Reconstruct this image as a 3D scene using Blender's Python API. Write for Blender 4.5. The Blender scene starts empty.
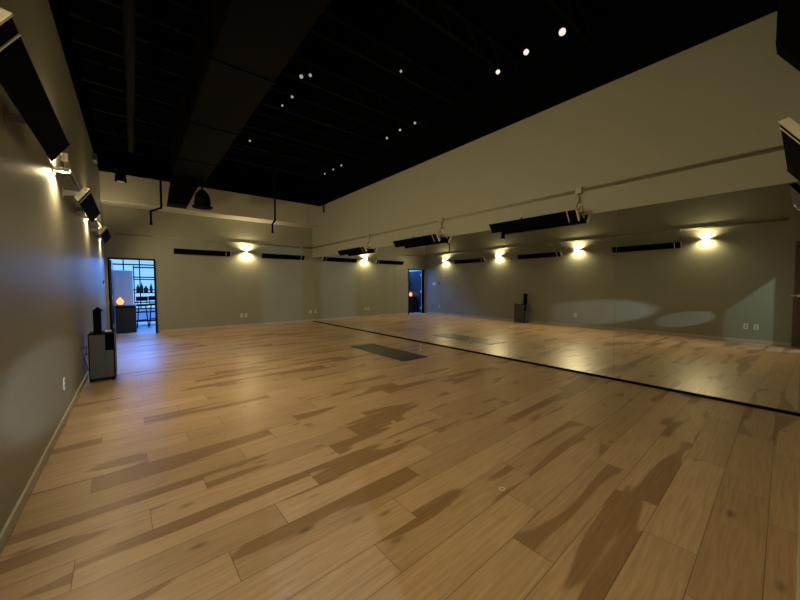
import bpy, bmesh, math, random
from mathutils import Vector, Matrix
random.seed(7)
C = bpy.context.scene
COL = C.collection

# ------------------------------------------------------------------ camera
H = 1.30                                  # camera height
F, YAW, PITCH, ROLL = 328.76, math.radians(39.011), math.radians(2.492), math.radians(-0.160)
cy, sy, cp, sp = math.cos(YAW), math.sin(YAW), math.cos(PITCH), math.sin(PITCH)
fw = Vector((sy*cp, cy*cp, -sp)); rt = Vector((cy, -sy, 0)); up = rt.cross(fw)
cr, sr = math.cos(ROLL), math.sin(ROLL)
r2 = rt*cr + up*sr; u2 = up*cr - rt*sr
cd = bpy.data.cameras.new('camera'); cam = bpy.data.objects.new('camera', cd); COL.objects.link(cam)
cd.sensor_fit = 'HORIZONTAL'; cd.sensor_width = 36; cd.lens = F/800*36; cd.clip_start = 0.02
cam.matrix_world = Matrix(((r2.x, u2.x, -fw.x, 0), (r2.y, u2.y, -fw.y, 0), (r2.z, u2.z, -fw.z, H), (0, 0, 0, 1)))
C.camera = cam

# ------------------------------------------------------------------ light and exposure
C.view_settings.view_transform = 'Standard'; C.view_settings.look = 'None'
C.view_settings.gamma = 1; C.view_settings.use_curve_mapping = False
C.view_settings.exposure = 0.5
C.cycles.use_denoising = True
C.cycles.max_bounces = 12; C.cycles.diffuse_bounces = 7; C.cycles.glossy_bounces = 6
C.cycles.sample_clamp_indirect = 12.0
W_ = bpy.data.worlds.new('night'); C.world = W_; W_.use_nodes = True
W_.node_tree.nodes['Background'].inputs[0].default_value = (0.10, 0.22, 0.6, 1)
W_.node_tree.nodes['Background'].inputs[1].default_value = 0.02

WARM = (1.0, 0.80, 0.43)
SCONCE_W = 22.0
SCONCE_OUT = 170.0
def spot(name, loc, target, power, color, size, blend=0.3, radius=0.03):
    l = bpy.data.lights.new(name, 'SPOT'); l.energy = power; l.color = color
    l.spot_size = size; l.spot_blend = blend; l.shadow_soft_size = radius
    o = bpy.data.objects.new(name, l); COL.objects.link(o); o.location = loc
    o.rotation_euler = (Vector(target)-Vector(loc)).to_track_quat('-Z', 'Y').to_euler()
    return o
# spots added unseen behind the camera's doorway for the cool band and wall patches
spot('lobby_floor_band_spot', (-1.43, -5.0, 1.75), (1.2, 2.0, 1.6), 520, (0.58, 0.76, 1.0), math.radians(60), 0.2, 0.06)  # added stand-in for daylight from behind, throws the cool band on the floor
spot('near_wall_patch_spot', (1.25, -1.3, 3.2), (-0.55, 0.75, 1.2), 110, (0.66, 0.9, 0.86), math.radians(60), 0.3, 0.05)  # added to throw the large pale patch on the near left wall
spot('small_wall_patch_spot', (1.1, -3.0, 1.6), (-0.55, 1.85, 0.45), 330, (0.70, 0.88, 1.0), math.radians(4.2), 0.2, 0.02)  # narrow cone added to draw a small bright patch on the left wall
spot('low_wall_patch_spot', (0.95, -3.0, 1.25), (-0.55, 3.9, 0.50), 1000, (0.70, 0.86, 1.0), math.radians(7), 0.6, 0.03)  # narrow cone added for the long low patch on the left wall
# daylight entering the back room through its window
def area(name, loc, target, power, color, sx, sy_):
    l = bpy.data.lights.new(name, 'AREA'); l.shape = 'RECTANGLE'; l.size = sx; l.size_y = sy_
    l.energy = power; l.color = color
    o = bpy.data.objects.new(name, l); COL.objects.link(o); o.location = loc
    o.rotation_euler = (Vector(target)-Vector(loc)).to_track_quat('-Z', 'Y').to_euler()
    return o
area('window_daylight', (0.2, 15.4, 3.7), (-0.1, 9.0, 0.0), 330, (0.07, 0.27, 1.0), 3.6, 0.7)
area('lobby_cool_fill', (0.0, -5.6, 1.9), (0.3, 8.0, 1.5), 190, (0.55, 0.75, 1.0), 3.0, 0.8)  # unseen fill added behind the camera to cool the back wall
area('window_low_daylight', (0.9, 15.35, 1.9), (-0.1, 9.5, 0.6), 45, (0.07, 0.27, 1.0), 2.4, 1.6)

# ------------------------------------------------------------------ materials
def nt(name):
    m = bpy.data.materials.new(name); m.use_nodes = True
    return m, m.node_tree.nodes, m.node_tree.links, m.node_tree.nodes['Principled BSDF']
def mat(name, col, rough=0.5, metal=0.0, spec=0.5, noise=0.0, nscale=20, bump=0.0, bscale=200):
    m, N, L, b = nt(name)
    b.inputs['Base Color'].default_value = (*col, 1); b.inputs['Roughness'].default_value = rough
    b.inputs['Metallic'].default_value = metal; b.inputs['Specular IOR Level'].default_value = spec
    tc = N.new('ShaderNodeTexCoord')
    if noise:
        n = N.new('ShaderNodeTexNoise'); n.inputs['Scale'].default_value = nscale; n.inputs['Detail'].default_value = 4
        L.new(tc.outputs['Object'], n.inputs['Vector'])
        r = N.new('ShaderNodeMixRGB'); r.inputs[1].default_value = (*[c*(1-noise) for c in col], 1)
        r.inputs[2].default_value = (*[min(1, c*(1+noise)) for c in col], 1)
        L.new(n.outputs['Fac'], r.inputs[0]); L.new(r.outputs[0], b.inputs['Base Color'])
    if bump:
        n = N.new('ShaderNodeTexNoise'); n.inputs['Scale'].default_value = bscale; n.inputs['Detail'].default_value = 2
        L.new(tc.outputs['Object'], n.inputs['Vector'])
        k = N.new('ShaderNodeBump'); k.inputs['Strength'].default_value = bump; k.inputs['Distance'].default_value = 0.004
        L.new(n.outputs['Fac'], k.inputs['Height']); L.new(k.outputs[0], b.inputs['Normal'])
    return m
def emit(name, col, s):
    m = bpy.data.materials.new(name); m.use_nodes = True; N = m.node_tree.nodes; N.clear()
    e = N.new('ShaderNodeEmission'); e.inputs[0].default_value = (*col, 1); e.inputs[1].default_value = s
    o = N.new('ShaderNodeOutputMaterial'); m.node_tree.links.new(e.outputs[0], o.inputs[0]); return m

M_wall = mat('wall_paint', (0.315, 0.315, 0.26), 0.42, spec=0.18, noise=0.03, nscale=3, bump=0.35, bscale=90)
M_soff = mat('soffit_paint', (0.50, 0.48, 0.41), 0.6, noise=0.04, nscale=3)
M_blackpaint = mat('black_ceiling_paint', (0.002, 0.0018, 0.002), 0.95, spec=0.0, noise=0.4, nscale=4)
M_duct = mat('duct_paint', (0.005, 0.0036, 0.0028), 0.8, spec=0.04, noise=0.15, nscale=3)
M_steelblack = mat('black_steel', (0.004, 0.0036, 0.0042), 0.7, spec=0.06, noise=0.3, nscale=9)
M_base = mat('baseboard_paint', (0.48, 0.45, 0.38), 0.4, noise=0.03)
M_black = mat('black_enamel', (0.004, 0.004, 0.005), 0.8, spec=0.03, noise=0.2)
M_panel = mat('black_ceramic_glass', (0.002, 0.002, 0.0025), 0.8, spec=0.02)
M_alu = mat('satin_aluminium', (0.80, 0.77, 0.70), 0.38, 0.75, noise=0.05, nscale=30)
M_cream = mat('cream_metal', (0.60, 0.57, 0.48), 0.45, noise=0.04)
M_conduit = mat('painted_conduit', (0.36, 0.33, 0.26), 0.35, 0.2, noise=0.05)
M_white = mat('white_plastic', (0.80, 0.80, 0.76), 0.35, noise=0.02)
M_slot = mat('dark_slot', (0.03, 0.03, 0.03), 0.6)
M_grey = mat('grey_plastic_front', (0.07, 0.07, 0.072), 0.5, noise=0.08, nscale=40)
M_mat = mat('black_rubber_mat', (0.010, 0.010, 0.009), 0.42, spec=0.5, noise=0.2, nscale=60, bump=0.2, bscale=400)
M_brown = mat('brown_stained_wood', (0.10, 0.065, 0.04), 0.45, noise=0.25, nscale=8)
M_door = mat('dark_door_paint', (0.008, 0.008, 0.013), 0.5, noise=0.1)
M_bfloor = mat('grey_concrete_floor', (0.55, 0.55, 0.56), 0.35, noise=0.15, nscale=3)
M_bwall = mat('pale_wall_paint', (0.60, 0.60, 0.62), 0.6, noise=0.04)
M_lens = emit('lamp_lens', (1.0, 0.84, 0.5), 30)
M_diff = emit('lamp_front_diffuser', (1.0, 0.84, 0.52), 2)
M_bulb = emit('bulb_painted_glint', (1.0, 0.88, 0.72), 0.7)  # bulbs are unlit; emission stands in for their glints
M_bulb2 = emit('bulb_painted_faint_glint', (1.0, 0.94, 0.85), 0.26)  # weaker glint put into the emission of the smaller bulbs
M_salt = emit('salt_lamp_glow', (1.0, 0.33, 0.12), 1.5)
M_pane = emit('daylit_window_pane', (0.22, 0.52, 1.0), 0.95)

M_mirror, N, L, b = nt('mirror_glass')
b.inputs['Base Color'].default_value = (0.90, 0.92, 0.87, 1); b.inputs['Metallic'].default_value = 1; b.inputs['Roughness'].default_value = 0.012
M_clear, N, L, b = nt('clear_plastic')
b.inputs['Base Color'].default_value = (0.95, 0.97, 1, 1); b.inputs['Roughness'].default_value = 0.08; b.inputs['Transmission Weight'].default_value = 0.85; b.inputs['IOR'].default_value = 1.35

# plank floor: boards 0.2135 x 1.16 m running almost along X, each row offset by a quarter
def floor_material():
    m, N, L, b = nt('hickory_plank_floor')
    def math_(op, a, bb=None, c=None):
        n = N.new('ShaderNodeMath'); n.operation = op
        for i, v in enumerate((a, bb, c)):
            if v is None: continue
            if isinstance(v, (int, float)): n.inputs[i].default_value = v
            else: L.new(v, n.inputs[i])
        return n.outputs[0]
    tc = N.new('ShaderNodeTexCoord'); s = N.new('ShaderNodeSeparateXYZ'); L.new(tc.outputs['Object'], s.inputs[0])
    a = math.radians(1.5); X, Y = s.outputs[0], s.outputs[1]
    u = math_('ADD', math_('MULTIPLY', X, math.cos(a)), math_('MULTIPLY', Y, math.sin(a)))
    v = math_('ADD', math_('MULTIPLY', X, -math.sin(a)), math_('MULTIPLY', Y, math.cos(a)))
    vr = math_('DIVIDE', math_('SUBTRACT', v, 0.02), 0.2135)
    row = math_('FLOOR', vr); vf = math_('FRACT', vr)
    off = math_('MULTIPLY', math_('SUBTRACT', row, 1.0), 0.296)
    ur = math_('DIVIDE', math_('SUBTRACT', math_('SUBTRACT', u, 0.915), off), 1.16)
    idx = math_('FLOOR', ur); uf = math_('FRACT', ur)
    cmb = N.new('ShaderNodeCombineXYZ'); L.new(idx, cmb.inputs[0]); L.new(row, cmb.inputs[1])
    wn = N.new('ShaderNodeTexWhiteNoise'); wn.noise_dimensions = '3D'; L.new(cmb.outputs[0], wn.inputs['Vector'])
    sc = N.new('ShaderNodeSeparateColor'); L.new(wn.outputs['Color'], sc.inputs[0])
    r1, r2_, r3 = sc.outputs[0], sc.outputs[1], sc.outputs[2]
    # plank-local coordinates shifted per plank
    pu = math_('ADD', u, math_('MULTIPLY', r1, 37.0)); pv = math_('ADD', v, math_('MULTIPLY', r2_, 53.0))
    hv = N.new('ShaderNodeCombineXYZ'); L.new(math_('MULTIPLY', pu, 0.75), hv.inputs[0]); L.new(math_('MULTIPLY', pv, 5.0), hv.inputs[1]); L.new(math_('MULTIPLY', r3, 9.0), hv.inputs[2])
    hn = N.new('ShaderNodeTexNoise'); hn.inputs['Scale'].default_value = 1.0; hn.inputs['Detail'].default_value = 1.5; hn.inputs['Roughness'].default_value = 0.4
    L.new(hv.outputs[0], hn.inputs['Vector'])
    thr = math_('ADD', math_('MULTIPLY', r3, 0.22), 0.49)
    heart = N.new('ShaderNodeMapRange'); heart.interpolation_type = 'SMOOTHSTEP'
    L.new(math_('SUBTRACT', hn.outputs['Fac'], thr), heart.inputs['Value'])
    heart.inputs['From Min'].default_value = -0.012; heart.inputs['From Max'].default_value = 0.016
    gv = N.new('ShaderNodeCombineXYZ'); L.new(math_('MULTIPLY', pu, 3.0), gv.inputs[0]); L.new(math_('MULTIPLY', pv, 60.0), gv.inputs[1])
    gn = N.new('ShaderNodeTexNoise'); gn.inputs['Scale'].default_value = 1.0; gn.inputs['Detail'].default_value = 5; gn.inputs['Roughness'].default_value = 0.65
    gn.inputs['Distortion'].default_value = 0.4
    L.new(gv.outputs[0], gn.inputs['Vector'])
    kv = N.new('ShaderNodeCombineXYZ'); L.new(math_('MULTIPLY', pu, 2.2), kv.inputs[0]); L.new(math_('MULTIPLY', pv, 5.0), kv.inputs[1])
    kn = N.new('ShaderNodeTexVoronoi'); kn.inputs['Scale'].default_value = 1.0; L.new(kv.outputs[0], kn.inputs['Vector'])
    knot = N.new('ShaderNodeMapRange'); L.new(kn.outputs['Distance'], knot.inputs['Value']); knot.inputs['From Min'].default_value = 0.03; knot.inputs['From Max'].default_value = 0.13
    knot.inputs['To Min'].default_value = 0.5; knot.inputs['To Max'].default_value = 1.0
    light_ = N.new('ShaderNodeMixRGB'); light_.inputs[1].default_value = (0.52, 0.355, 0.22, 1); light_.inputs[2].default_value = (0.42, 0.28, 0.165, 1)
    L.new(r2_, light_.inputs[0])
    mixh = N.new('ShaderNodeMixRGB'); L.new(heart.outputs[0], mixh.inputs[0]); L.new(light_.outputs[0], mixh.inputs[1]); mixh.inputs[2].default_value = (0.28, 0.168, 0.084, 1)
    g = N.new('ShaderNodeMapRange'); L.new(gn.outputs['Fac'], g.inputs['Value']); g.inputs['From Min'].default_value = 0.3; g.inputs['From Max'].default_value = 0.7
    g.inputs['To Min'].default_value = 0.76; g.inputs['To Max'].default_value = 1.14
    # seams
    dv = math_('MULTIPLY', math_('MINIMUM', vf, math_('SUBTRACT', 1.0, vf)), 0.2135)
    du = math_('MULTIPLY', math_('MINIMUM', uf, math_('SUBTRACT', 1.0, uf)), 1.16)
    dm = math_('MINIMUM', dv, du)
    seam = N.new('ShaderNodeMapRange'); L.new(dm, seam.inputs['Value']); seam.inputs['From Min'].default_value = 0.0006; seam.inputs['From Max'].default_value = 0.0028
    seam.inputs['To Min'].default_value = 0.32; seam.inputs['To Max'].default_value = 1.0
    f = math_('MULTIPLY', math_('MULTIPLY', g.outputs[0], seam.outputs[0]), knot.outputs[0])
    mul = N.new('ShaderNodeVectorMath'); mul.operation = 'SCALE'; L.new(mixh.outputs[0], mul.inputs[0]); L.new(f, mul.inputs['Scale'])
    L.new(mul.outputs[0], b.inputs['Base Color'])
    ro = math_('ADD', math_('MULTIPLY', gn.outputs['Fac'], 0.12), 0.30)
    L.new(ro, b.inputs['Roughness']); b.inputs['Specular IOR Level'].default_value = 0.42
    bp = N.new('ShaderNodeBump'); bp.inputs['Strength'].default_value = 0.35; bp.inputs['Distance'].default_value = 0.0015
    L.new(math_('ADD', math_('MULTIPLY', gn.outputs['Fac'], 0.5), seam.outputs[0]), bp.inputs['Height']); L.new(bp.outputs[0], b.inputs['Normal'])
    return m
M_floor = floor_material()

# ------------------------------------------------------------------ mesh helpers
class MB:
    def __init__(s): s.bm = bmesh.new()
    def box(s, x0, x1, y0, y1, z0, z1, bev=0.0):
        r = bmesh.ops.create_cube(s.bm, size=1)
        for v in r['verts']:
            v.co = Vector(((x0+x1)/2+v.co.x*(x1-x0), (y0+y1)/2+v.co.y*(y1-y0), (z0+z1)/2+v.co.z*(z1-z0)))
        if bev:
            es = list({e for v in r['verts'] for e in v.link_edges})
            bmesh.ops.bevel(s.bm, geom=es, offset=bev, segments=2, affect='EDGES', profile=0.6)
        return s
    def prism(s, pts, axis, a, b_):
        """extrude a 2-D outline along an axis; pts are the other two coordinates in x,y,z order"""
        def P(p, t):
            return {'x': (t, p[0], p[1]), 'y': (p[0], t, p[1]), 'z': (p[0], p[1], t)}[axis]
        A = [s.bm.verts.new(P(p, a)) for p in pts]; B = [s.bm.verts.new(P(p, b_)) for p in pts]
        n = len(pts); fs = [s.bm.faces.new(A), s.bm.faces.new(B[::-1])]
        for i in range(n): fs.append(s.bm.faces.new((A[i], B[i], B[(i+1) % n], A[(i+1) % n])))
        bmesh.ops.recalc_face_normals(s.bm, faces=fs)
        return s
    def cyl(s, p, q, r, r2=None, seg=16):
        p, q = Vector(p), Vector(q); d = q-p
        m = Matrix.Translation((p+q)/2) @ d.to_track_quat('Z', 'Y').to_matrix().to_4x4()
        bmesh.ops.create_cone(s.bm, cap_ends=True, segments=seg, radius1=r, radius2=r if r2 is None else r2, depth=d.length, matrix=m)
        return s
    def path(s, pts, r, seg=10):
        for a, c in zip(pts, pts[1:]): s.cyl(a, c, r, seg=seg)
        for a in pts[1:-1]: bmesh.ops.create_icosphere(s.bm, subdivisions=2, radius=r*1.02, matrix=Matrix.Translation(a))
        return s
    def sph(s, p, r, sc=(1, 1, 1), sub=2):
        bmesh.ops.create_icosphere(s.bm, subdivisions=sub, radius=r, matrix=Matrix.Translation(p) @ Matrix.Diagonal((*sc, 1)))
        return s
    def lathe(s, prof, c=(0, 0, 0), seg=20):
        rings = []
        for r, z in prof:
            rings.append([s.bm.verts.new((c[0]+r*math.cos(2*math.pi*i/seg), c[1]+r*math.sin(2*math.pi*i/seg), c[2]+z)) for i in range(seg)])
        for a, d in zip(rings, rings[1:]):
            for i in range(seg): s.bm.faces.new((a[i], a[(i+1) % seg], d[(i+1) % seg], d[i]))
        s.bm.faces.new(rings[0][::-1]); s.bm.faces.new(rings[-1]); return s
    def build(s, name, material, parent=None, smooth=False):
        me = bpy.data.meshes.new(name); s.bm.to_mesh(me); s.bm.free()
        if smooth:
            for p in me.polygons: p.use_smooth = True
        o = bpy.data.objects.new(name, me); COL.objects.link(o)
        me.materials.append(material)
        if parent: o.parent = parent
        return o
def tag(o, label, cat, group=None, kind=None):
    o['label'] = label; o['category'] = cat
    if group: o['group'] = group
    if kind: o['kind'] = kind
    return o
def empty(name, loc=(0, 0, 0), rz=0.0):
    o = bpy.data.objects.new(name, None); COL.objects.link(o); o.location = loc; o.rotation_euler = (0, 0, rz); o.empty_display_size = 0.1
    return o
def struct(o): o['kind'] = 'structure'; return o
def copy_tree(o, parent=None):
    c = o.copy(); COL.objects.link(c); c.parent = parent
    for ch in list(o.children): copy_tree(ch, c)
    return c

# ------------------------------------------------------------------ room
XL, XR, D = -0.553, 5.093, 11.352
YR = -0.03                                  # front face of the rear wall, the camera stands in its doorway
ZT = 4.04                                   # top of the painted walls
ZC = 5.0                                    # black deck
struct(MB().box(XL-0.15, XR+0.15, YR-0.001, D+0.0, -0.1, 0).build('floor', M_floor))
struct(MB().box(XL-0.15, XL, YR-0.15, D+0.15, 0, ZT).build('wall_left', M_wall))
struct(MB().box(XR, XR+0.15, YR-0.15, D+0.15, 0, ZT).build('wall_right', M_wall))
DX0, DX1, DH = -0.50, 0.49, 2.05            # door opening in the back wall
w = MB().box(XL, DX0, D, D+0.15, 0, ZT).box(DX1, XR, D, D+0.15, 0, ZT).box(DX0, DX1, D, D+0.15, DH, ZT)
struct(w.build('wall_back', M_wall))
w = MB().box(0.44, XR, YR-0.15, YR, 0, ZT).box(XL, 0.44, YR-0.15, YR, 2.06, ZT)
struct(w.build('wall_rear', M_wall))
# the unpainted upper walls and deck above the paint line are sprayed black
t = 0.15
struct(MB().box(XL-t, XL-0.0, YR-t, D+t, ZT, ZC).build('wall_left_upper', M_blackpaint))
struct(MB().box(XR, XR+t, YR-t, D+t, ZT, ZC).build('wall_right_upper', M_blackpaint))
struct(MB().box(XL, XR, D, D+t, ZT, ZC).build('wall_back_upper', M_blackpaint))
struct(MB().box(XL, XR, YR-t, YR, ZT, ZC).build('wall_rear_upper', M_blackpaint))
struct(MB().box(XL-t, XR+t, YR-t, D+t, ZC, ZC+0.1).build('ceiling', M_blackpaint))
# dropped soffit along the back wall
struct(MB().box(XL, XR, D-0.65, D, 3.38, ZT+0.02).build('trim_1', M_soff))
# baseboards
BH = 0.075
struct(MB().box(XL, XL+0.015, YR, D, 0, BH, 0.004).build('baseboard_left', M_base))
struct(MB().box(DX1+0.05, XR, D-0.015, D, 0, BH, 0.004).build('baseboard_back', M_base))
struct(MB().box(0.50, XR, YR, YR+0.015, 0, BH, 0.004).build('baseboard_rear', M_base))
# dark door casing on the left wall beside the rear corner
struct(MB().box(XL+0.002, XL+0.03, YR+0.01, 0.16, 0.0, 2.2, 0.004).build('trim_2', M_brown))
h_ = empty('door_lever', (XL+0.03, 0.09, 1.07))
MB().cyl((0, 0, 0), (0.012, 0, 0), 0.028).build('rose', M_alu, h_)
MB().cyl((0.012, 0, 0), (0.055, 0, 0), 0.009).cyl((0.05, -0.008, 0), (0.05, 0.11, 0), 0.009).build('lever', M_alu, h_)
tag(h_, 'bright metal lever handle on the brown casing at the far right edge of the mirror', 'door handle')

m = MB().box(XL+0.03, -0.02, YR-0.10, YR-0.055, 0.01, 2.05, 0.003)
r_d = empty('entrance_light_blocker', (0, 0, 0)); m.build('panel', M_brown, r_d)  # blocker added to cut the lobby light to a narrow band
MB().cyl((-0.08, YR-0.055, 1.03), (-0.08, YR-0.01, 1.03), 0.012).cyl((-0.19, YR-0.015, 1.03), (-0.07, YR-0.015, 1.03), 0.009).build('handle', M_alu, r_d)
tag(r_d, 'unseen brown panel added in the entrance to narrow the cool light', 'door')
# lobby behind the doorway (source of the cool light on the floor)
struct(MB().box(-3.6, 4.2, -6.6, YR-0.001, -0.1, 0).build('floor_lobby', M_bfloor))
struct(MB().box(-3.75, -3.6, -6.6, YR-t, 0, 4.2).build('wall_lobby_left', M_bwall))
struct(MB().box(4.2, 4.35, -6.6, YR-t, 0, 4.2).build('wall_lobby_right', M_bwall))
struct(MB().box(-3.75, 4.35, -6.75, -6.6, 0, 4.2).build('wall_lobby_rear', M_bwall))
struct(MB().box(-3.6, XL-t, YR-t-0.05, YR-t, 0, 4.2).build('wall_lobby_front', M_bwall))
struct(MB().box(-3.75, 4.35, -6.75, YR-t, 4.2, 4.3).build('ceiling_lobby', M_blackpaint))

# ------------------------------------------------------------------ mirrors
SEAM = 1.62
MT = 2.31
for k in range(7):
    y1 = D-0.004-SEAM*k; y0 = max(y1-SEAM+0.003, YR+0.004)
    o = MB().box(XR-0.006, XR-0.0005, y0, y1, 0.03, MT).build('wall_mirror', M_mirror)
    where = ['farthest wall mirror panel, in the corner by the back wall', 'second wall mirror panel from the back wall corner',
             'third wall mirror panel from the back wall, just beyond the yoga mat', 'middle wall mirror panel, directly beside the yoga mat',
             'fifth wall mirror panel from the back corner, between the two nearer heaters above the mirrors',
             'sixth wall mirror panel from the back corner, under the largest heater',
             'nearest wall mirror panel at the right edge, showing pale light patches'][k]
    tag(o, where, 'mirror', 'wall mirror panels')
o = MB().box(XR-0.024, XR-0.0065, YR+0.002, D-0.002, 0.0, 0.028).build('mirror_channel', M_black)
tag(o, 'thin black channel along the floor holding the mirrors', 'trim')

# ------------------------------------------------------------------ conduits with junction boxes
ZP = 2.67
def conduit(name, label, a, b_, axis, side, drops):
    """a..b along the axis; side = +1/-1 direction out of the wall; drops = coordinates of boxes"""
    t_ = empty(name, (0, 0, 0))
    m = MB(); n = MB()
    if axis == 'y':
        x = XL if side > 0 else XR
        for dz in (0.013, -0.013):
            m.cyl((x+side*0.017, a, ZP+dz), (x+side*0.017, b_, ZP+dz), 0.011, seg=10)
        pr = m.build('pipe', M_conduit, t_, True)
        for d in drops:
            MB().box(min(x, x+side*0.055), max(x, x+side*0.055), d-0.045, d+0.045, ZP-0.045, ZP+0.045, 0.006).build('junction_box', M_conduit, t_)
    else:
        for dz in (0.013, -0.013):
            m.cyl((a, D-0.017, ZP+dz), (b_, D-0.017, ZP+dz), 0.011, seg=10)
        m.build('pipe', M_conduit, t_, True)
        for d in drops:
            MB().box(d-0.045, d+0.045, D-0.055, D-0.0, ZP-0.045, ZP+0.045, 0.006).build('junction_box', M_conduit, t_)
    tag(t_, label, 'conduit')
LH = [2.73, 5.68, 8.62]; RH = [2.78, 5.52, 8.26]; BHX = [1.64, 4.02]
conduit('wall_conduit', 'painted electrical conduit running high along the left wall above the sconces', YR+0.3, D-0.03, 'y', 1, [h-0.66 for h in LH])
conduit('wall_conduit', 'long painted conduit on the right wall above the mirrors', YR+0.02, D-0.03, 'y', -1, [h-0.66 for h in RH])
conduit('wall_conduit', 'painted conduit across the back wall above its two heaters', XL+0.2, XR-0.03, 'x', -1, [x+0.66 for x in BHX])

# ------------------------------------------------------------------ infrared heaters
def make_heater(out=0.155, length=1.44, zb=2.295):
    """local x = along the wall (bracket and feed at -x), y = out of the wall, z from the conduit height down"""
    r = empty('infrared_heater')
    zc = 2.295
    u = Vector((0, 0.555, 0.832)); n = Vector((0, 0.832, -0.555)); c = Vector((0, out, zc))
    def sec(hw, d0, d1):
        return [((c+u*hw+n*d1).y, (c+u*hw+n*d1).z), ((c+u*hw*0.8+n*d0).y, (c+u*hw*0.8+n*d0).z), ((c-u*hw*0.8+n*d0).y, (c-u*hw*0.8+n*d0).z), ((c-u*hw+n*d1).y, (c-u*hw+n*d1).z)]
    h = length/2
    MB().prism(sec(0.086, -0.024, 0.012), 'x', -h+0.01, h-0.01).build('housing', M_black, r)
    MB().prism(sec(0.074, 0.010, 0.016), 'x', -h+0.16, h-0.03).build('heating_panel', M_panel, r)
    MB().prism(sec(0.088, 0.0, 0.0165), 'x', -h+0.125, -h+0.137).build('trim_band', M_alu, r)
    for s in (-1, 1):
        a, b_ = (s*h-0.008, s*h+0.008)
        MB().prism(sec(0.090, -0.028, 0.018), 'x', a, b_).build('end_cap', M_cream if s < 0 else M_black, r)
    for s in (-1, 1):
        x = -(h-0.05) if s < 0 else h*0.35
        m = MB().box(x-0.03, x+0.03, 0.001, 0.009, zb-0.055, zb+0.055)
        m.prism([(0.005, zb+0.03), (out-0.022, zc+0.03), (out-0.03, zc-0.01), (0.005, zb-0.03)], 'x', x-0.004, x+0.004)
        m.build('wall_bracket', M_cream if s < 0 else M_conduit, r)
    m = MB().path([(-h+0.06, 0.03, 2.63), (-h+0.06, 0.03, 2.50), (-h+0.06, max(out-0.04, .06), 2.36)], 0.011)
    m.build('feed_pipe', M_conduit, r, True)
    return r
def place_heater(src, loc, rz, label, group):
    o = src; o.location = loc; o.rotation_euler = (0, 0, rz); tag(o, label, 'heater', group); return o
proto = make_heater(length=1.5); proto_r = make_heater(0.19, zb=2.43)
LL = ['slim black infrared heater nearest the camera on the left wall', 'black infrared heater in the middle of the left wall', 'black infrared heater on the left wall closest to the back doorway']
RR = ['largest looking black heater above the mirrors, nearest the camera of the three', 'middle black heater of the three above the mirrors', 'farthest black heater above the mirrors, near the back corner']
# left wall: local x -> +Y, local y -> +X  : mirror image needed, so rotate by +90 puts y -> -X ; use -90 for left (x -> -Y)
def mirror_x(r):
    for o in r.children:
        me = o.data; me.transform(Matrix.Diagonal((-1, 1, 1, 1))); me.flip_normals()
protoL = proto; mirror_x(protoL)            # bracket now at +x; with rz=-90 that is the -Y (near) end
for i, y in enumerate(LH):
    o = protoL if i == 0 else copy_tree(protoL)
    place_heater(o, (XL, y, 0), -math.pi/2, LL[i], 'infrared heaters along the left wall')
for i, y in enumerate(RH):                  # right wall: rz=+90 -> x -> +Y, y -> -X ; bracket at -x = near end
    o = proto_r if i == 0 else copy_tree(proto_r)
    place_heater(o, (XR, y, 0), math.pi/2, RR[i], 'infrared heaters above the mirrors')
BB = ['black heater bar on the back wall nearest the doorway', 'black heater bar on the back wall nearest the mirrored corner']
protoB = make_heater()                      # back wall: rz=180 -> x -> -X, y -> -Y ; bracket at -x local = +X
for i, x in enumerate(BHX):
    o = protoB if i == 0 else copy_tree(protoB)
    place_heater(o, (x, D, 0), math.pi, BB[i], 'infrared heaters on the back wall')
o = make_heater(0.115)                       # rear wall: rz=0 -> bracket toward -X
o.rotation_euler = (0, 0, 0); place_heater(o, (4.02, YR, 0), 0, 'black heater with bright end cap at the right edge, on the wall beside the doorway', 'infrared heater on the rear wall')

# ------------------------------------------------------------------ wall sconces
def make_sconce():
    r = empty('wall_sconce')
    MB().box(-0.045, 0.045, 0.0, 0.012, -0.05, 0.05, 0.004).build('back_plate', M_alu, r)
    m = MB(); hw, y0, y1, hz, th = 0.04, 0.012, 0.115, 0.018, 0.004
    m.box(-hw, -hw+th, y0, y1, -hz, hz).box(hw-th, hw, y0, y1, -hz, hz).box(-hw+th, hw-th, y1-th, y1, -hz, hz).box(-hw+th, hw-th, y0, y1-th, -0.004, 0.004)
    m.build('shade', M_alu, r)
    MB().box(-0.024, 0.024, y1, y1+0.004, -0.010, 0.010, 0.001).build('diffuser', M_diff, r)
    for s in (-1, 1):
        MB().cyl((0, 0.062, s*0.008), (0, 0.062, s*0.016), 0.018).build('lens', M_lens, r)
    return r
def sconce(src, loc, rz, label, group, power=1.0, tilt=-0.45, out=1.0):
    r = src; r.location = loc; r.rotation_euler = (0, 0, rz); tag(r, label, 'wall light', group)
    R = Matrix.Rotation(rz, 4, 'Z'); p = Vector(loc) + (R @ Vector((0, 0.09, 0)))
    for s, e in ((-1, 1.0), (1, 0.8)):
        q = p+Vector((0, 0, s*0.03))
        spot('sconce_lamp', q, q+Vector((0, 0, s))+(R @ Vector((0, tilt, 0))), SCONCE_W*e*power, WARM, math.radians(158), 0.7, 0.015)
    q = p+(R @ Vector((0, 0.05, 0)))
    spot('sconce_room_fill', q, q+(R @ Vector((0, 1, -0.40))), SCONCE_OUT*out, WARM, math.radians(168), 1.0, 0.04)  # outward fill added at each sconce for the room's ambient light
ps = make_sconce(); ZS = 2.40
SL = ['glowing up-down sconce nearest the camera on the left wall, seen only in the mirror', 'glowing sconce on the left wall between its two nearest heaters',
      'glowing sconce on the left wall between the middle and far heaters', 'glowing sconce on the left wall closest to the back doorway']
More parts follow.
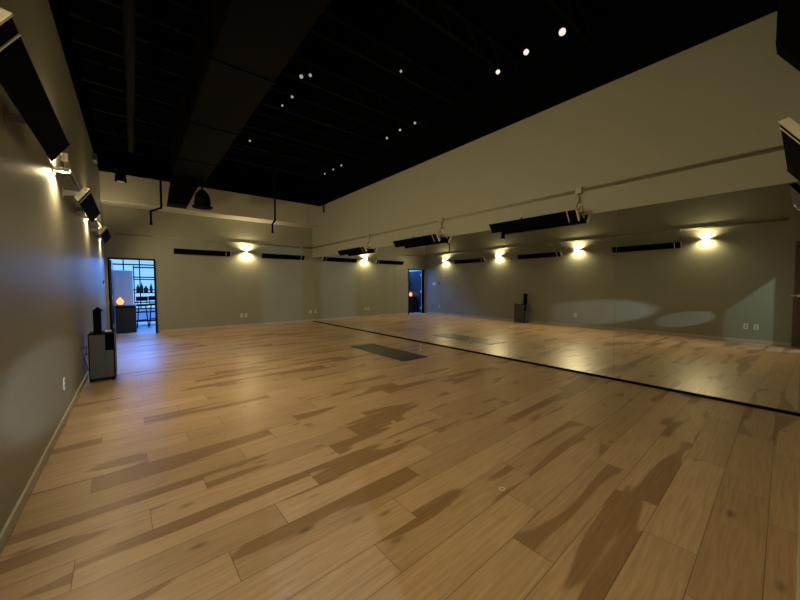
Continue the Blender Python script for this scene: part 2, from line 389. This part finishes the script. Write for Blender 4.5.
for i, y in enumerate((1.54, 4.46, 7.28, 10.02)):
    sconce(ps if i == 0 else copy_tree(ps), (XL, y, ZS), -math.pi/2, SL[i], 'up-down sconces on the left wall', *((0.75, -0.6, 0.48), (1, -.45, 1), (1, -.45, .65), (1.5, -.3, .3))[i])
sconce(copy_tree(ps), (2.845, D, ZS), math.pi, 'glowing up-down sconce on the back wall between two heaters', 'up-down sconce on the back wall', 1.5, -0.3, 0.10)
sconce(copy_tree(ps), (1.30, YR, ZS), 0, 'glowing sconce reflected at the right edge of the mirror, beside the rear heater', 'up-down sconce on the rear wall', 0.5, -0.7, 0.05)

# ------------------------------------------------------------------ outlets and switches
def make_outlet():
    r = empty('wall_outlet')
    MB().box(-0.036, 0.036, 0, 0.006, -0.058, 0.058, 0.003).build('cover_plate', M_white, r)
    for z in (-0.022, 0.022):
        MB().box(-0.015, 0.015, 0.006, 0.0075, z-0.012, z+0.012, 0.001).build('socket', M_slot, r)
    return r
po = make_outlet(); first = [True]
def outlet(loc, rz, label, grp):
    o = po if first[0] else copy_tree(po); first[0] = False
    o.location = loc; o.rotation_euler = (0, 0, rz); tag(o, label, 'outlet', grp)
outlet((2.66, D, 0.36), math.pi, 'left one of the white outlet pair low on the back wall', 'outlets on the back wall')
outlet((2.80, D, 0.36), math.pi, 'right one of the white outlet pair low on the back wall', 'outlets on the back wall')
outlet((4.99, D, 0.36), math.pi, 'white outlet low on the back wall beside the mirrored corner', 'outlets on the back wall')
outlet((XL, 4.52, 0.36), -math.pi/2, 'white outlet low on the left wall, nearer than the grey purifier', 'outlets on the left wall')
outlet((XL, 10.42, 0.36), -math.pi/2, 'small white outlet low on the left wall beyond the grey purifier', 'outlets on the left wall')
outlet((XL, 0.83, 0.36), -math.pi/2, 'left of two outlets in the mirror at far right', 'outlets on the left wall')
outlet((XL, 0.67, 0.36), -math.pi/2, 'right of two outlets in the mirror at far right', 'outlets on the left wall')
r = empty('light_switch', (XL, 10.75, 1.38), -math.pi/2)
MB().box(-0.09, 0.09, 0, 0.007, -0.06, 0.06, 0.003).build('cover_plate', M_white, r)
for k in (-1, 0, 1): MB().box(k*0.05-0.016, k*0.05+0.016, 0.007, 0.012, -0.032, 0.032, 0.002).build('rocker', M_white, r)
tag(r, 'white triple light switch on the left wall beside the back doorway', 'switch')
r = empty('wall_thermostat', (XL, 10.45, 1.40), -math.pi/2)
MB().box(-0.05, 0.05, 0, 0.022, -0.04, 0.04, 0.004).build('casing', M_grey, r)
MB().box(-0.032, 0.032, 0.022, 0.024, -0.012, 0.028).build('display', M_slot, r)
tag(r, 'small dark thermostat on the left wall next to the light switch', 'thermostat')

# ------------------------------------------------------------------ purifier / humidifier standing by the left wall
r = empty('air_purifier', (-0.365, 6.25, 0))
MB().box(-0.135, 0.135, -0.20, 0.20, 0.03, 0.655, 0.012).build('cabinet', M_black, r)
m = MB().box(-0.122, 0.04, -0.212, -0.199, 0.045, 0.64, 0.004).box(0.04, 0.122, -0.212, -0.199, 0.045, 0.42, 0.004)
m.build('front_cover', M_grey, r)
MB().box(0.045, 0.122, -0.206, -0.198, 0.43, 0.64).build('control_recess', M_panel, r)
MB().box(0.134, 0.142, -0.185, 0.185, 0.045, 0.64, 0.003).build('side_cover', M_grey, r)
MB().prism([(-0.075, 0.655), (0.005, 0.655), (0.005, 0.965), (0.03, 0.965), (-0.028, 1.02), (-0.085, 0.965), (-0.075, 0.965)], 'y', -0.17, -0.07).build('air_outlet_stack', M_black, r)
MB().box(0.03, 0.10, 0.0, 0.06, 0.655, 0.672, 0.004).build('filler_cap', M_white, r)
for sx in (-0.11, 0.11):
    for syy in (-0.17, 0.17): MB().cyl((sx, syy, 0), (sx, syy, 0.032), 0.02).build('foot', M_black, r)
m = MB().path([(-0.13, -0.10, 0.10), (-0.15, -0.16, 0.20), (-0.172, -0.2, 0.33), (-0.172, -0.22, 0.36)], 0.005, 8)
m.build('power_cord', M_slot, r, True)
tag(r, 'tall grey and black air purifier with a chimney-like stack beside the left wall', 'air purifier')
r = empty('wall_shelf_rack', (XL, 6.0, 0.40), -math.pi/2)
m = MB()
for z in (0.0, 0.09): m.cyl((-0.09, 0.045, z), (0.09, 0.045, z), 0.004).cyl((-0.08, 0, z), (-0.08, 0.045, z), 0.004).cyl((0.08, 0, z), (0.08, 0.045, z), 0.004)
m.cyl((0, 0.045, -0.02), (0, 0.045, 0.11), 0.004)
m.build('wire_frame', M_slot, r)
tag(r, 'small dark wire bracket on the left wall behind the purifier', 'bracket')

# ------------------------------------------------------------------ floor things
m = MB().box(3.56, 4.14, 4.30, 6.10, 0.0, 0.006, 0.002)
tag(m.build('yoga_mat', M_mat), 'dark rubber yoga mat lying flat on the plank floor near the mirrors', 'mat')
r = empty('plastic_bottle', (4.34, 4.71, 0))
MB().lathe([(0.026, 0), (0.030, 0.006), (0.030, 0.085), (0.026, 0.10), (0.013, 0.118), (0.012, 0.13)]).build('bottle_body', M_clear, r, True)
MB().cyl((0, 0, 0.13), (0, 0, 0.15), 0.014).build('cap', M_white, r)
tag(r, 'small clear bottle with white cap standing between the mat and the mirror', 'bottle')
def floor_ring(x, y, rr, label):
    m = MB(); N_ = 24
    pts = [(x+rr*math.cos(2*math.pi*k/N_), y+rr*math.sin(2*math.pi*k/N_), 0.003) for k in range(N_+1)]
    m.path(pts, 0.003, 6)
    tag(m.build('metal_ring', M_white, None, True), label, 'ring', 'small rings left on the floor')
floor_ring(1.79, 1.18, 0.017, 'small pale ring lying on the planks, nearer to the camera')
floor_ring(1.89, 2.44, 0.017, 'small pale ring on the planks farther from the camera')

# ------------------------------------------------------------------ ceiling equipment
# big rectangular duct running away from the camera
r = empty('air_duct', (0, 0, 0))
MB().box(0.74, 1.42, YR+0.03, 9.1, 3.80, 4.55, 0.01).build('duct_run', M_duct, r)
m = MB()
bm = m.bm
top = [(0.76, 9.1), (1.36, 9.1), (1.36, 9.55), (0.76, 9.55)]; bot = [(0.66, 9.1), (1.04, 9.1), (1.04, 9.5), (0.66, 9.5)]
A = [bm.verts.new((x, y, 3.86)) for x, y in top]; B = [bm.verts.new((x, y, 3.17)) for x, y in bot]
bm.faces.new(A); bm.faces.new(B[::-1])
for i in range(4): bm.faces.new((A[i], A[(i+1) % 4], B[(i+1) % 4], B[i]))
bmesh.ops.recalc_face_normals(bm, faces=bm.faces[:])
m.build('drop_boot', M_duct, r)
for y in (2.4, 4.2, 6.0, 7.8):
    MB().box(0.725, 1.435, y-0.02, y+0.02, 3.785, 4.56, 0.003).build('joint_flange', M_duct, r)
tag(r, 'large dark rectangular air duct running under the black ceiling', 'duct')
r = empty('hanging_speaker', (1.29, 8.80, 3.10))
MB().lathe([(0.20, 0.0), (0.21, 0.03), (0.16, 0.06), (0.17, 0.12), (0.14, 0.30), (0.06, 0.40)], (0, 0, 0), 24).build('cabinet', M_black, r, True)
MB().lathe([(0.02, 0.39), (0.02, 0.70)], (0, 0, 0), 10).build('stem', M_black, r, True)
tag(r, 'round black speaker hanging beneath the end of the dark duct', 'speaker')

# steel joists across the room
for k in range(10):
    y = 0.9+k*1.08
    m = MB()
    m.box(XL+0.01, XR-0.01, y-0.03, y+0.03, 4.60, 4.63).box(XL+0.01, XR-0.01, y-0.03, y+0.03, 4.93, 4.96)
    n = 10; st = (XR-XL-0.04)/n
    for j in range(n):
        x0 = XL+0.02+j*st
        m.cyl((x0, y, 4.63), (x0+st/2, y, 4.93), 0.012, seg=6).cyl((x0+st/2, y, 4.93), (x0+st, y, 4.63), 0.012, seg=6)
    struct(m.build('ceiling_joist', M_steelblack))
# conduit bundle over the left side
r = empty('ceiling_pipe', (0, 0, 0))
MB().cyl((0.045, YR+0.02, 3.93), (0.045, 8.3, 3.93), 0.05).build('pipe', M_steelblack, r, True)
for y in (1.98, 5.22, 8.1): MB().cyl((0.045, y, 3.96), (0.045, y, 4.60), 0.006).build('hanger_rod', M_steelblack, r)
tag(r, 'long black pipe under the ceiling on the left of the duct', 'pipe')

def drop_pipe(x, y, z0, z1, zj, jog, label):
    m = MB().path([(x, y, z0), (x, y, zj), (x-jog, y, zj-0.10), (x-jog, y, z1)], 0.022)
    m.cyl((x-jog, y, z1-0.005), (x-jog, y, z1+0.05), 0.027)
    tag(m.build('drop_pipe', M_black, None, True), label, 'pipe', 'black offset pipes hanging from the ceiling')
drop_pipe(0.53, 9.0, 4.97, 2.64, 3.03, 0.19, 'black offset pipe hanging from the ceiling left of the duct')
drop_pipe(2.80, 8.4, 4.97, 2.62, 2.94, 0.07, 'black offset pipe hanging in front of the soffit right of the duct')
m = MB().cyl((5.05, 10.3, 3.76), (5.05, 10.3, 4.97), 0.022)
tag(m.build('drop_pipe', M_black, None, True), 'short black pipe hanging by the corner of soffit and mirror wall', 'pipe', 'black offset pipes hanging from the ceiling')

r = empty('ceiling_spotlight', (-0.105, 6.85, 2.95))
MB().cyl((0, 0, 0.0), (0, 0, 0.17), 0.075, 0.06, 20).build('housing', M_black, r)
MB().cyl((0, 0, 0.17), (0, 0, 0.22), 0.085, 0.05, 20).build('collar', M_black, r)
MB().cyl((0, 0, 0.22), (0, 0, 0.935), 0.018, seg=10).build('stem', M_black, r)
MB().cyl((0, 0, -0.006), (0, 0, 0.0), 0.05, seg=20).build('lens', M_cream, r)
tag(r, 'black can spotlight hanging near the left wall below the black ceiling', 'spotlight')
r = empty('junction_box', (XL, 9.1, 3.88), -math.pi/2)
MB().box(-0.14, 0.14, 0, 0.06, -0.07, 0.07, 0.005).build('box_body', M_grey, r)
tag(r, 'small pale box at the top of the left wall near the back corner', 'box')

def bulb(x, y, z, rad, label):
    r = empty('pendant_bulb', (x, y, z))
    MB().sph((0, 0, 0), rad).build('globe', M_bulb if rad > 0.025 else M_bulb2, r, True)
    MB().cyl((0, 0, rad*0.8), (0, 0, rad*0.8+0.06), 0.014, seg=10).build('socket', M_steelblack, r)
    MB().cyl((0, 0, rad*0.8+0.06), (0, 0, ZC-z), 0.003, seg=6).build('cord', M_black, r)
    tag(r, label, 'bulb', 'small bulbs hanging under the black ceiling')
BU = [(3.69, 1.75, .036, 'biggest bright bulb on the ceiling, top right of a row of three'), (3.67, 2.16, .031, 'middle bulb of the brightest row of three near the right wall'),
      (3.72, 2.58, .027, 'lower left bulb of the brightest row of three near the right wall'), (3.77, 4.24, .021, 'right bulb of the second row of three on the ceiling'),
      (3.73, 4.59, .021, 'middle bulb of the second row of three on the ceiling'), (3.74, 4.99, .021, 'left bulb of the second row of three on the ceiling'),
      (1.87, 4.15, .020, 'upper right bulb of the row beside the duct'), (1.79, 4.25, .024, 'brighter second bulb of the row beside the duct'),
      (1.87, 4.78, .018, 'third bulb of the row beside the duct'), (1.84, 5.10, .015, 'fourth faint bulb of the row beside the duct'),
      (1.79, 6.7, .018, 'faint bulb farther along the duct, above the soffit'), (2.74, 3.35, .016, 'lone faint bulb in the middle of the black ceiling'),
      (3.76, 6.75, .020, 'nearest bulb of the far row of three by the right wall'), (3.74, 7.1, .018, 'middle bulb of the far row of three by the right wall'), (3.72, 7.5, .018, 'farthest bulb of the far row of three by the right wall')]
for x, y, rad, lab in BU: bulb(x, y, 4.04, rad, lab)

r = empty('wall_speaker', (4.78, 0.0, 0.0))
MB().prism([(0.245, 4.02), (0.245, 3.54), (0.10, 3.31), (0.03, 3.27), (0.03, 4.02)], 'x', -0.16, 0.16).build('cabinet', M_black, r)
MB().prism([(0.250, 3.535), (0.240, 3.525), (0.10, 3.295), (0.105, 3.30)], 'x', -0.14, 0.14).build('grille', M_black, r)
MB().box(-0.05, 0.05, YR+0.001, 0.03, 3.55, 3.75).build('wall_bracket', M_black, r)
tag(r, 'black speaker high in the top right corner of the photo', 'speaker')

# ------------------------------------------------------------------ back doorway and the room beyond
m = MB().box(DX0, DX0+0.035, D-0.02, D+0.16, 0, DH-0.035, 0.003).box(DX1-0.035, DX1, D-0.02, D+0.16, 0, DH-0.035, 0.003).box(DX0, DX1, D-0.02, D+0.16, DH-0.035, DH, 0.003)
struct(m.build('door_1', M_black))
r = empty('door_leaf', (DX0+0.04, D+0.19, 0), 0)
MB().box(-0.022, 0.022, 0.0, 0.88, 0.01, DH-0.05, 0.003).build('panel', M_door, r)
for z in (0.25, 1.02, 1.80): MB().box(0.018, 0.034, -0.035, 0.01, z-0.05, z+0.05).build('hinge', M_alu, r)
MB().cyl((0.022, 0.82, 1.0), (0.07, 0.82, 1.0), 0.012).cyl((0.065, 0.73, 1.0), (0.065, 0.83, 1.0), 0.010).build('handle', M_alu, r)
tag(r, 'dark door leaf standing open into the blue-lit room behind the back wall', 'door')

BX0, BX1, BY1, BZ = -2.0, 3.2, 15.6, 4.2
struct(MB().box(BX0-0.1, BX1+0.1, D, BY1+0.1, -0.1, 0.0).build('floor_back_room', M_bfloor))
struct(MB().box(BX0-0.1, BX0, D+0.15, BY1, 0, BZ).build('wall_back_room_left', M_bwall))
struct(MB().box(BX1, BX1+0.1, D+0.15, BY1, 0, BZ).build('wall_back_room_right', M_bwall))
struct(MB().box(BX0-0.1, BX1+0.1, D+0.15, BY1+0.1, BZ, BZ+0.1).build('ceiling_back_room', M_bwall))
m = MB().box(BX0, -1.6, BY1, BY1+0.1, 0, BZ).box(2.6, BX1, BY1, BY1+0.1, 0, BZ).box(-1.6, 2.6, BY1, BY1+0.1, 0, 0.45).box(-1.6, 2.6, BY1, BY1+0.1, 4.1, BZ)
struct(m.build('wall_back_room_far', M_bwall))
wn = struct(MB().box(-1.6, 2.6, BY1+0.05, BY1+0.06, 0.45, 4.1).build('window_1', M_pane))
m = MB()
for x in (-1.6, -0.9, -0.28, 0.18, 0.62, 1.1, 1.7, 2.3, 2.56): m.box(x, x+0.035, BY1+0.0, BY1+0.05, 0.45, 4.1)
for z in (0.45, 1.15, 1.62, 2.08, 2.71, 3.3, 4.05): m.box(-1.6, 2.6, BY1+0.005, BY1+0.045, z, z+0.045)
m.build('window_frame', M_black, wn)

r = empty('black_cabinet', (-0.185, 12.15, 0))
MB().box(-0.225, 0.225, -0.2, 0.2, 0.0, 0.74, 0.006).build('body', M_black, r)
MB().box(-0.215, 0.215, -0.212, -0.2, 0.03, 0.70, 0.004).build('door', M_door, r)
MB().box(-0.235, 0.235, -0.215, 0.21, 0.74, 0.765, 0.004).build('top', M_door, r)
tag(r, 'low black cabinet standing just inside the blue-lit back room', 'cabinet')
r = empty('salt_lamp', (-0.30, 12.10, 0.765)); r.scale = (0.85, 0.85, 0.9)
MB().cyl((0, 0, 0), (0, 0, 0.025), 0.085).build('base', M_brown, r)
m = MB().sph((0, 0, 0.14), 0.10, (0.95, 0.9, 1.25), 3)
for v in m.bm.verts:
    k = 1+0.10*math.sin(v.co.x*60+v.co.z*31)*math.cos(v.co.y*47+v.co.z*23); tp = 1-0.75*max(0, (v.co.z-0.14)/0.13)
    v.co.x *= k*tp; v.co.y *= k*tp; v.co.z = max(v.co.z, 0.026)
m.build('salt_crystal', M_salt, r)
tag(r, 'glowing orange salt lamp on top of the black cabinet', 'lamp')
r = empty('white_cupboard', (-0.27, 12.95, 0))
MB().box(-0.26, 0.26, -0.2, 0.2, 0.0, 1.78, 0.01).build('body', M_white, r)
for x0, x1 in ((-0.25, -0.005), (0.005, 0.25)): MB().box(x0, x1, -0.215, -0.2, 0.05, 1.75, 0.004).build('door', M_white, r)
MB().box(-0.02, -0.012, -0.235, -0.215, 0.9, 1.05).build('handle', M_alu, r)
tag(r, 'tall pale cupboard behind the black cabinet in the back room', 'cupboard')
# open black metal shelf rack in front of the window
r = empty('shelf_rack', (0.32, 14.1, 0))
for sx in (-0.30, 0.28):
    for syy in (-0.18, 0.18): MB().box(sx-0.014, sx+0.014, syy-0.014, syy+0.014, 0.0, 1.98).build('upright', M_black, r)
for z in (0.12, 0.42, 0.75, 1.07, 1.52, 1.92):
    MB().box(-0.30, 0.28, -0.18, 0.18, z, z+0.03).build('shelf', M_black, r)
tag(r, 'open black metal shelf rack standing in front of the blue window', 'shelf')
for i, (x, z, hh, w_) in enumerate([(0.12, 1.10, 0.26, 0.05), (0.22, 1.10, 0.32, 0.04), (0.33, 1.10, 0.22, 0.06), (0.47, 1.10, 0.3, 0.04)]):
    o = MB().lathe([(w_*.8, 0), (w_, 0.01), (w_, hh*0.65), (w_*0.4, hh*0.8), (w_*0.35, hh)], (x, 14.1, z)).build('storage_jar', M_door, None, True)
    tag(o, ['leftmost dark jar on the shelf rack', 'tallest dark jar on the shelf rack', 'third dark jar from the left on the shelf rack', 'rightmost dark jar on the shelf rack'][i], 'jar', 'jars on the shelf rack')
def stool(x, y, label):
    r = empty('bar_stool', (x, y, 0))
    MB().lathe([(0.15, 0.0), (0.17, 0.01), (0.17, 0.04), (0.14, 0.06)], (0, 0, 0.68)).build('seat', M_black, r, True)
    for a in range(4):
        q = math.pi/4+a*math.pi/2; c_, s_ = math.cos(q), math.sin(q)
        MB().cyl((0.20*c_, 0.20*s_, 0), (0.12*c_, 0.12*s_, 0.69), 0.013, seg=8).build('leg', M_black, r)
    m = MB(); pts = [(0.175*math.cos(math.pi/4+a*math.pi/2), 0.175*math.sin(math.pi/4+a*math.pi/2), 0.24) for a in range(5)]
    m.path(pts, 0.009, 8).build('foot_rail', M_black, r)
    m = MB().box(-0.15, 0.15, 0.13, 0.15, 0.84, 0.98, 0.006).cyl((-0.12, 0.14, 0.70), (-0.12, 0.14, 0.85), 0.009).cyl((0.12, 0.14, 0.70), (0.12, 0.14, 0.85), 0.009)
    m.build('backrest', M_black, r)
    tag(r, label, 'stool', 'black stools in the back room')
stool(0.20, 13.15, 'black bar stool in the back room beside the pale cupboard')
stool(0.52, 13.55, 'black bar stool in the back room by the right door jamb')
